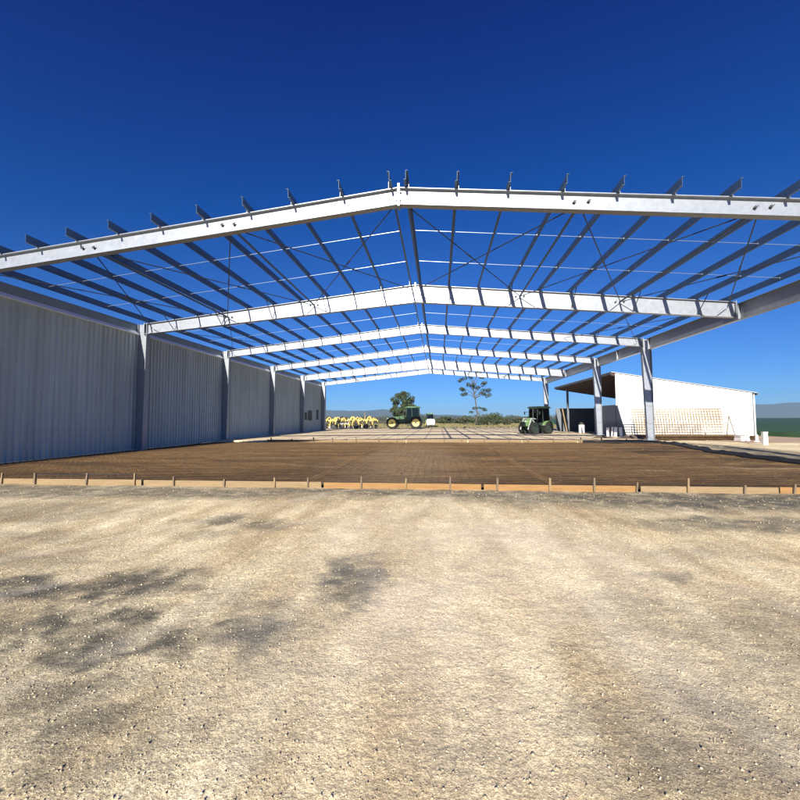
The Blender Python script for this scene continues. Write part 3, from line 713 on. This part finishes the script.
def tractor(name, label, loc, rz, green, R_=.88, F_=.86, wb=3.5, tw=.95, rim=YELLOW, duals=False, loader=False, s=1.0):
    t = thing(name, label, 'tractor', loc, rz, 'tractors')
    # +X forward, rear axle x=0
    for sd in (-1, 1):
        wheel(t, 0, sd * tw, R_, .62, rim, sd); wheel(t, wb, sd * tw, F_, .55, rim, sd)
    b = MB(); b.prism_y([(-.5, .75), (wb + .35, .7), (wb + .35, 1.0), (1.6, 1.1), (-.5, 1.15)], -.32, .32); b.build('chassis', TDARK, t, world=False)
    b = MB(); b.prism_y([(1.7, 1.05), (wb + .75, .95), (wb + .85, 1.25), (wb + .6, 1.65), (wb - .3, 1.78), (1.7, 1.92)], -.42, .42)
    hd = b.build('hood', green, t, world=False)
    b = MB(); b.prism_y([(wb + .80, 1.0), (wb + .86, 1.0), (wb + .90, 1.25), (wb + .72, 1.52), (wb + .66, 1.52)], -.36, .36); b.build('front_grille', TDARK, hd, world=False)
    for sd in (-1, 1):
        b = MB(); b.span((wb - 1.2, sd * .425, 1.15), (wb + .2, sd * .435, 1.5)); b.build('side_grille', TDARK, hd, world=False)
        b = MB(); b.box((wb + .74, sd * .25, 1.50), (.1, .18, .12)); b.build('headlight', WHITEP, hd, world=False)
    # cab
    cab = MB(); lo = 1.05; hi = 3.05
    for (x0, x1) in ((-.55, -.4), (.55, .62), (1.55, 1.35)):
        for sd in (-1, 1): cab.tube([(x0, sd * .72, lo), (x1, sd * .66, hi)], .055, 6)
    cab.prism_y([(-.6, lo), (1.65, lo), (1.62, 1.35), (-.56, 1.35)], -.74, .74)
    cb = cab.build('cab', TDARK, t, world=False)
    g = MB()
    for sd in (-1, 1): g.prism_y([(-.5, 1.36), (1.52, 1.36), (1.34, hi), (-.4, hi)], sd * .69 - .006, sd * .69 + .006)
    g.add([(1.54, -.68, 1.36), (1.54, .68, 1.36), (1.36, .62, hi), (1.36, -.62, hi)], [(0, 1, 2, 3)]); g.add([(-.52, -.68, 1.36), (-.52, .68, 1.36), (-.42, .62, hi), (-.42, -.62, hi)], [(3, 2, 1, 0)])
    g.build('window', GLASS, cb, world=False)
    b = MB(); b.prism_y([(-.62, hi + .01), (1.52, hi + .01), (1.58, hi + .12), (1.3, hi + .24), (-.4, hi + .24), (-.66, hi + .12)], -.78, .78); b.build('roof', green, cb, world=False)
    b = MB(); b.box((.25, 0, 1.65), (.5, .5, .15)); b.box((.03, 0, 2.0), (.14, .5, .7)); b.build('seat', BOLT, cb, world=False)
    b = MB(); b.tube([(1.95, .5, 1.75), (1.95, .5, 2.9), (2.02, .5, 3.05)], .06, 8); b.build('exhaust', BOLT, t, world=False)
    for sd in (-1, 1):
        b = MB(); pts = []
        for k in range(9):
            a = math.radians(20 + 140 * k / 8); pts.append(((R_ + .1) * math.cos(a), R_ + (R_ + .1) * math.sin(a)))
        for (a, c) in zip(pts[:-1], pts[1:]):
            b.prism_y([a, c, (c[0] * 1.03, c[1] + .03), (a[0] * 1.03, a[1] + .03)], sd * tw - .33, sd * tw + .33)
        b.build('fender', green, t, world=False)
        b = MB(); b.tube([(1.5, sd * .7, 2.6), (1.62, sd * 1.15, 2.65)], .02, 5); b.box((1.62, sd * 1.2, 2.5), (.04, .18, .34)); b.build('mirror', BOLT, cb, world=False)
        b = MB(); 
        for q in range(3): b.box((1.1, sd * (.78 + .05 * q), .95 - .25 * q), (.45, .2, .04))
        b.span((.9, sd * .78, .4), (.93, sd * .8, 1.05)); b.span((1.27, sd * .78, .4), (1.3, sd * .8, 1.05)); b.build('step', TDARK, t, world=False)
    if loader:
        for sd in (-1, 1): b = MB(); b.tube([(1.3, sd * .62, 1.75), (wb + .2, sd * .62, 1.85), (wb + .75, sd * .62, .55)], .075, 6); b.tube([(1.5, sd * .62, .9), (wb + .1, sd * .62, 1.8)], .05, 6); b.build('loader_arm', GREYM, t, world=False)
    t.scale = (s, s, s)
    return t
tractor('tractor', 'big dark green tractor with yellow wheel rims parked in profile beyond the pad', (-3.25, 57.2, .21), PI, TGREEN)
tractor('tractor', 'faded green tractor with grey front loader arms parked left of the open white shed', (9.75, 37.7, .17), PI + .55, TGREENL, R_=.72, F_=.68, wb=2.15, tw=.82, rim=TDARK, loader=True, s=.78)
tractor('tractor', 'small distant green tractor half hidden behind white tank', (-1.6, 74.5, .02), PI * .55, TGREENL, R_=.8, F_=.6, wb=2.3, tw=.8, s=.82)
tk = thing('water_tank', 'white spray tank on small wheels right of the big tractor', 'tank', (-1.35, 69.0, .0), 0)
b = MB(); prof = [(0.02, -.78), (.5, -.75), (.62, -.6), (.66, 0), (.62, .6), (.5, .75), (0.02, .78)]
vs = []; n_ = 20
for k in range(n_):
    a = 2 * PI * k / n_
    for r, x in prof: vs.append((x, r * 1.0 * math.cos(a), 1.0 + r * math.sin(a)))
fs = []
for k in range(n_):
    j = (k + 1) % n_
    for i in range(len(prof) - 1): fs.append((k * 7 + i, j * 7 + i, j * 7 + i + 1, k * 7 + i + 1))
b.add(vs, fs); b.build('tank_shell', WHITEP, tk, smooth=True, world=False)
b = MB(); b.tube([(0, 0, 1.6), (0, 0, 1.78)], .2, 12); b.build('lid', BOLT, tk, world=False)
b = MB(); b.span((-.8, -.4, .3), (1.4, .4, .4)); b.build('chassis', TDARK, tk, world=False)
for sd in (-1, 1): wheel(tk, -.1, sd * .62, .32, .2, YELLOW, sd, lug=False)

# tillage implement: frame, rows of curved tines, wheels, drawbar
im = thing('tine_plough', 'wide yellow tine plough with dark frame behind left wall end', 'plough', (-13.3, 59.0, .17), .05)
b = MB()
for y in (-1.3, -.4, .5, 1.4): b.box((0, y, 1.05), (7.8, .12, .12))
for x in (-3.7, -1.9, 0, 1.9, 3.7): b.box((x, .05, 1.16), (.12, 2.9, .11))
b.build('frame', TDARK, im, world=False)
for y in (-.9, .95): b = MB(); b.box((0, y, 1.32), (7.4, .1, .16)); b.build('crossbar', PYEL, im, world=False)
for r_, y in enumerate((-1.3, -.4, .5, 1.4)):
    for x in np.arange(-3.5 + .22 * r_, 3.8, .9):
        if random.random() < .04: continue
        h = random.uniform(1.4, 1.95); b = MB(); x += random.uniform(-.2, .2)
        b.tube([(x + .28, y + .05, 1.1), (x + .12, y, h - .12), (x - .05, y - .08, h), (x - .28, y - .2, h - .22), (x - .42, y - .28, 1.25), (x - .56, y - .3, .62), (x - .5, y - .45, .38)], [.075, .08, .085, .085, .08, .07, .055], 6)
        ti = b.build('tine', PYEL, im, world=False)
        b = MB(); b.box((x - .5, y - .46, .3), (.12, .06, .34), rx=-.4); b.build('share', GREYM, ti, world=False)
for x in np.arange(-3.6, 3.7, .8):
    b = MB(); b.lathe_y([(.01, -.02), (.30, -.01), (.30, .01), (.01, .02)], (x, 1.0, .32), 16); b.build('disc', BOLT, im, world=False)
for x in (-3.9, -2.6, .9, 2.4): wheel(im, x, -1.75, .42, .24, BOLT, -1, lug=False)
b = MB(); b.tube([(-1.95, -1.4, 1.55), (-1.95, -2.5, .82)], .05, 6); b.tube([(-.2, -1.4, 1.55), (-.2, -2.5, .82)], .05, 6); b.tube([(-1.95, -2.5, .82), (-.2, -2.5, .82)], .07, 6); b.tube([(-1.15, -2.5, .85), (-1.1, -2.5, .0)], .06, 6); b.box((-1.1, -2.5, .02), (.5, .3, .06)); b.build('drawbar', GREYM, im, world=False)
b = MB(); b.tube([(1.9, .5, 1.1), (1.92, .5, 2.9)], .04, 6); b.build('mast', PYEL, im, world=False)

# ------------------------------------------------------------------ vegetation
def leaf_mb(b, cs, n, size, flat=.0):
    for (c, r) in cs:
        for _ in range(n):
            d = rng.normal(0, 1, 3); d /= np.linalg.norm(d); q = np.array(c) + d * np.array(r) * (rng.uniform(.25, 1) ** .5)
            a = rng.normal(0, 1, 3); a /= np.linalg.norm(a); e = np.cross(a, rng.normal(0, 1, 3)); e /= np.linalg.norm(e) + 1e-6
            s = size * rng.uniform(.6, 1.4)
            b.add([q - a * s, q + e * s * .55, q + a * s, q - e * s * .55], [(0, 1, 2, 3)])
def tree(name, x, y, trunk_pts, trunk_r, limbs, blobs, n, size, leaf, bark, lab, cat='tree', grp=None, z=0):
    t = thing(name, lab, cat, (x, y, z), 0, grp)
    b = MB(); b.tube(trunk_pts, trunk_r, 8)
    for L_ in limbs: b.tube(L_[0], L_[1], 6)
    b.build('trunk', bark, t, world=False)
    c = MB(); leaf_mb(c, blobs, n, size); c.build('crown', leaf, t, world=False)
    return t
# round dense tree behind the big tractor
bl = []; lm = []
for k in range(80):
    d = rng.normal(0, 1, 3); d /= np.linalg.norm(d); u = rng.uniform(.35, 1) ** .5
    c = (3.7 * d[0] * u - .3, 3.6 * d[1] * u, 5.0 + 4.3 * d[2] * u); rr = rng.uniform(.65, 1.15); bl.append((c, (rr, rr, rr * .8)))
    if k < 14: lm.append(([(0, 0, 1.5), (c[0] * .5, c[1] * .5, 1.5 + (c[2] - 1.5) * .6), c], [.2, .12, .04]))
tree('round_tree', -9.7, 110, [(0, 0, 0), (.1, 0, 2), (0, .1, 5)], [.42, .32, .15], lm, bl, 190, .19, LEAFD, BARK, 'dense round dark tree rising behind the big tractor', z=-.1)
# slender gum
tp = [(0, 0, 0), (-.05, 0, 1.2), (.15, 0, 3.0), (-.1, .1, 5.0), (-.45, .1, 7.2), (-.7, 0, 9.2), (-.85, 0, 11.2)]
lm = []; bl = []
for (c, h) in (((-2.6, .3, 8.6), 7.0), ((-3.1, -.4, 10.6), 8), ((-2.0, .5, 11.8), 9), ((-1.2, -.5, 12.2), 9), ((.6, .6, 11.2), 8.6), ((1.7, -.3, 9.6), 7.4), ((2.4, .4, 8.3), 6.8), ((2.3, -.5, 7.1), 6.5), ((1.2, .3, 7.6), 6.2), ((.2, -.5, 9.2), 7.5), ((-1.6, -.3, 9.6), 7.6), ((-2.4, .5, 7.4), 6.5), ((.4, .4, 12.6), 9.5)):
    tx = float(np.interp(h, [p_[2] for p_ in tp], [p_[0] for p_ in tp]))
    lm.append(([(tx, 0, h), ((tx + c[0]) / 2 + .15, c[1] * .4, (h + c[2]) / 2 + .15), c], [.10, .065, .03]))
    for _ in range(3):
        q = (c[0] + rng.normal(0, .45), c[1] + rng.normal(0, .4), c[2] + rng.normal(0, .3)); bl.append((q, (.62, .6, .42)))
for (c, h) in (((1.5, .2, 4.0), 3.4), ((1.9, -.2, 3.7), 3.2), ((-1.2, .2, 3.2), 2.6), ((-.5, -.2, 4.1), 3.6), ((.7, .1, 4.2), 3.6)):
    lm.append(([(0.1, 0, h - .5), (c[0] * .6, 0, h), c], [.06, .045, .02])); bl.append((c, (.6, .5, .3)))
for k in range(5): bl.append(((rng.normal(0.3, .5), rng.normal(0, .4), rng.uniform(.3, 1.3)), (.5, .5, .5)))
tree('gum_tree', 8.75, 90, tp, [.22, .17, .15, .14, .12, .09, .04], lm, bl, 55, .16, LEAFG, BARK, 'tall slender gum tree with sparse crown at the picture centre', z=-.05)
def shrub(x, y, w, h, leaf, lab, name='shrub', grp='shrubs beyond the pad', nb=14, n=70, size=.13):
    bl = []
    for k in range(nb):
        d = rng.normal(0, 1, 3); d /= np.linalg.norm(d); u = rng.uniform(.3, 1) ** .5
        bl.append(((w * .42 * d[0] * u, w * .35 * d[1] * u, h * .52 + h * .38 * d[2] * u), (w * .2, w * .2, h * .17)))
    lm = [([(0, 0, 0), (bl[k][0][0] * .5, bl[k][0][1] * .5, bl[k][0][2] * .5), bl[k][0]], [.06, .05, .02]) for k in range(4)]
    return tree(name, x, y, [(0, 0, -.1), (0, 0, h * .6)], [.1, .04], lm, bl, n, size, leaf, BARK, lab, 'shrub', grp, -.05)
shrub(12.7, 90, 4.2, 3.3, LEAFD, 'biggest dark rounded shrub right of the slender gum tree', nb=22)
shrub(10.7, 93, 2.6, 2.2, LEAFO, 'brownish shrub between slender gum and big rounded shrub')
shrub(16.5, 96, 3.0, 1.8, LEAFO, 'low olive shrub right of the big rounded shrub')
hx = [(.5, 130, 5, 2.4), (3.0, 128, 4, 2.6), (5.6, 131, 4.4, 2.1), (8.0, 127, 3.4, 2.7), (2.0, 138, 5, 2.8), (-.8, 134, 3.5, 2.2), (11, 132, 4, 2.0), (14.5, 133, 4.5, 2.2), (18.6, 130, 4, 2.4), (22.4, 134, 5, 2.3), (26, 129, 4, 1.9), (30, 133, 5, 2.2)]
for i, (x, y, w, h) in enumerate(sorted(hx)): shrub(x, y, w, h, LEAFO if i % 3 else LEAFD, 'low bush of the hedge line beyond the paddock, %s from the left' % ordinal(i), 'bush', 'bushes of the hedge line', nb=16, n=70, size=.2)
for i, (x, y, w, h) in enumerate(((-18.6, 60.5, 2.2, 1.2), (-17.0, 62.5, 2.0, 1.9), (-19.8, 56.5, 2.4, 1.0))): shrub(x, y, w, h, LEAFD, ['dark weed clump just left of yellow plough', 'tall dark weed clump behind the left end of plough', 'low dark weed clump by end of the corrugated wall'][i], 'weed_clump', 'weed clumps by the plough')
# far woods that read as one mass
def woods(name, spots, lab):
    b = MB()
    for (x, y, w, h) in spots: leaf_mb(b, [((x, y, h * .45), (w * .5, w * .4, h * .55))], 110, .10 * h + .25)
    return tag(b.build(name, LEAFO), lab, 'trees', kind='stuff')
sp = [(rng.uniform(-700, 330), rng.uniform(420, 780), rng.uniform(14, 30), rng.uniform(4, 8)) for _ in range(230)]
woods('distant_woods', sp, 'distant dark band of woods along the flat horizon')
for i, (x, y, s) in enumerate(((395, 560, 1.0),)):
    shrub(x, y, 20, 7, LEAFD, 'single tiny tree on the far edge of green crop', 'far_tree', None, nb=12, n=50, size=1.0)
# straw grass tufts
gb = MB()
for _ in range(5200):
    y = 64 + 70 * rng.uniform() ** 1.4; x = rng.uniform(-.36, .42) * y; h = rng.uniform(.12, .38); a = rng.uniform(0, PI); w = rng.uniform(.05, .16)
    for q in range(2):
        a2 = a + q * 1.5; dx, dy = math.cos(a2) * w, math.sin(a2) * w; l = rng.normal(0, .06)
        gb.add([(x - dx, y - dy, -.05), (x + dx, y + dy, -.05), (x + l + dx * .3, y + dy * .3, h), (x + l - dx * .6, y, h * .8)], [(0, 1, 2, 3)])
tag(gb.build('grass', STRAW), 'dry straw coloured grass over the paddock behind the pad', 'grass', kind='stuff')

# ------------------------------------------------------------------ haze
hz = MB(); hz.span((-7500, -900, -1.3), (7500, 7000, 150)); ho = hz.build('haze', SHEDW); ho['kind'] = 'stuff'; tag(ho, 'thin pale blue haze over the farmland', 'haze')
hm = bpy.data.materials.new('haze_air'); hm.use_nodes = True; N = hm.node_tree.nodes; L = hm.node_tree.links; N.remove(N['Principled BSDF'])
pv = N.new('ShaderNodeVolumePrincipled'); pv.inputs['Color'].default_value = (.40, .67, 1, 1); pv.inputs['Density'].default_value = .00013; pv.inputs['Anisotropy'].default_value = 0
L.new(pv.outputs[0], N['Material Output'].inputs['Volume']); ho.data.materials[0] = hm

# ------------------------------------------------------------------ light, sky, camera
travel = Vector((.215, 2.30, -1)).normalized()
elev = math.asin(-travel.z)
sd = bpy.data.lights.new('sun', 'SUN'); sd.energy = 5.0; sd.angle = math.radians(.53); sd.color = (1, .93, .80)
so = bpy.data.objects.new('sun', sd); COL.objects.link(so); so.rotation_euler = travel.to_track_quat('-Z', 'Y').to_euler(); so.location = (-8, -40, 30)
w = bpy.data.worlds.new('World'); sc.world = w; w.use_nodes = True; N = w.node_tree.nodes; L = w.node_tree.links
sky = N.new('ShaderNodeTexSky'); sky.sky_type = 'NISHITA'; sky.sun_disc = False; sky.sun_elevation = elev
sky.sun_rotation = math.atan2(-travel.x, -travel.y); sky.altitude = 400; sky.air_density = 1.0; sky.dust_density = .1; sky.ozone_density = 4.0
# deep, saturated blue of a clear winter sky: grade the physical sky
def vm(op, a, v):
    n = N.new('ShaderNodeVectorMath'); n.operation = op; L.new(a, n.inputs[0]); n.inputs[1].default_value = v; return n.outputs[0]
c = vm('MAXIMUM', vm('SUBTRACT', sky.outputs[0], (.90, .74, .55)), (0, 0, 0))
c = vm('MULTIPLY', c, (.18, .35, .64))
L.new(c, N['Background'].inputs[0]); N['Background'].inputs[1].default_value = .10

cd = bpy.data.cameras.new('camera'); cam = bpy.data.objects.new('camera', cd); COL.objects.link(cam)
cd.sensor_width = 36; cd.lens = 386.42 / 800 * 36; cd.clip_end = 30000; cd.clip_start = .05
cam.location = (0, 0, 1.6)
cam.rotation_euler = (Matrix.Rotation(.0986, 3, 'Z') @ Matrix.Rotation(PI / 2 + .0499, 3, 'X') @ Matrix.Rotation(-.0051, 3, 'Z')).to_euler()
sc.camera = cam
sc.render.engine = 'CYCLES'
sc.cycles.max_bounces = 6; sc.cycles.transparent_max_bounces = 8
sc.view_settings.view_transform = 'Standard'; sc.view_settings.look = 'None'; sc.view_settings.gamma = 1; sc.view_settings.use_curve_mapping = False
sc.view_settings.exposure = .90
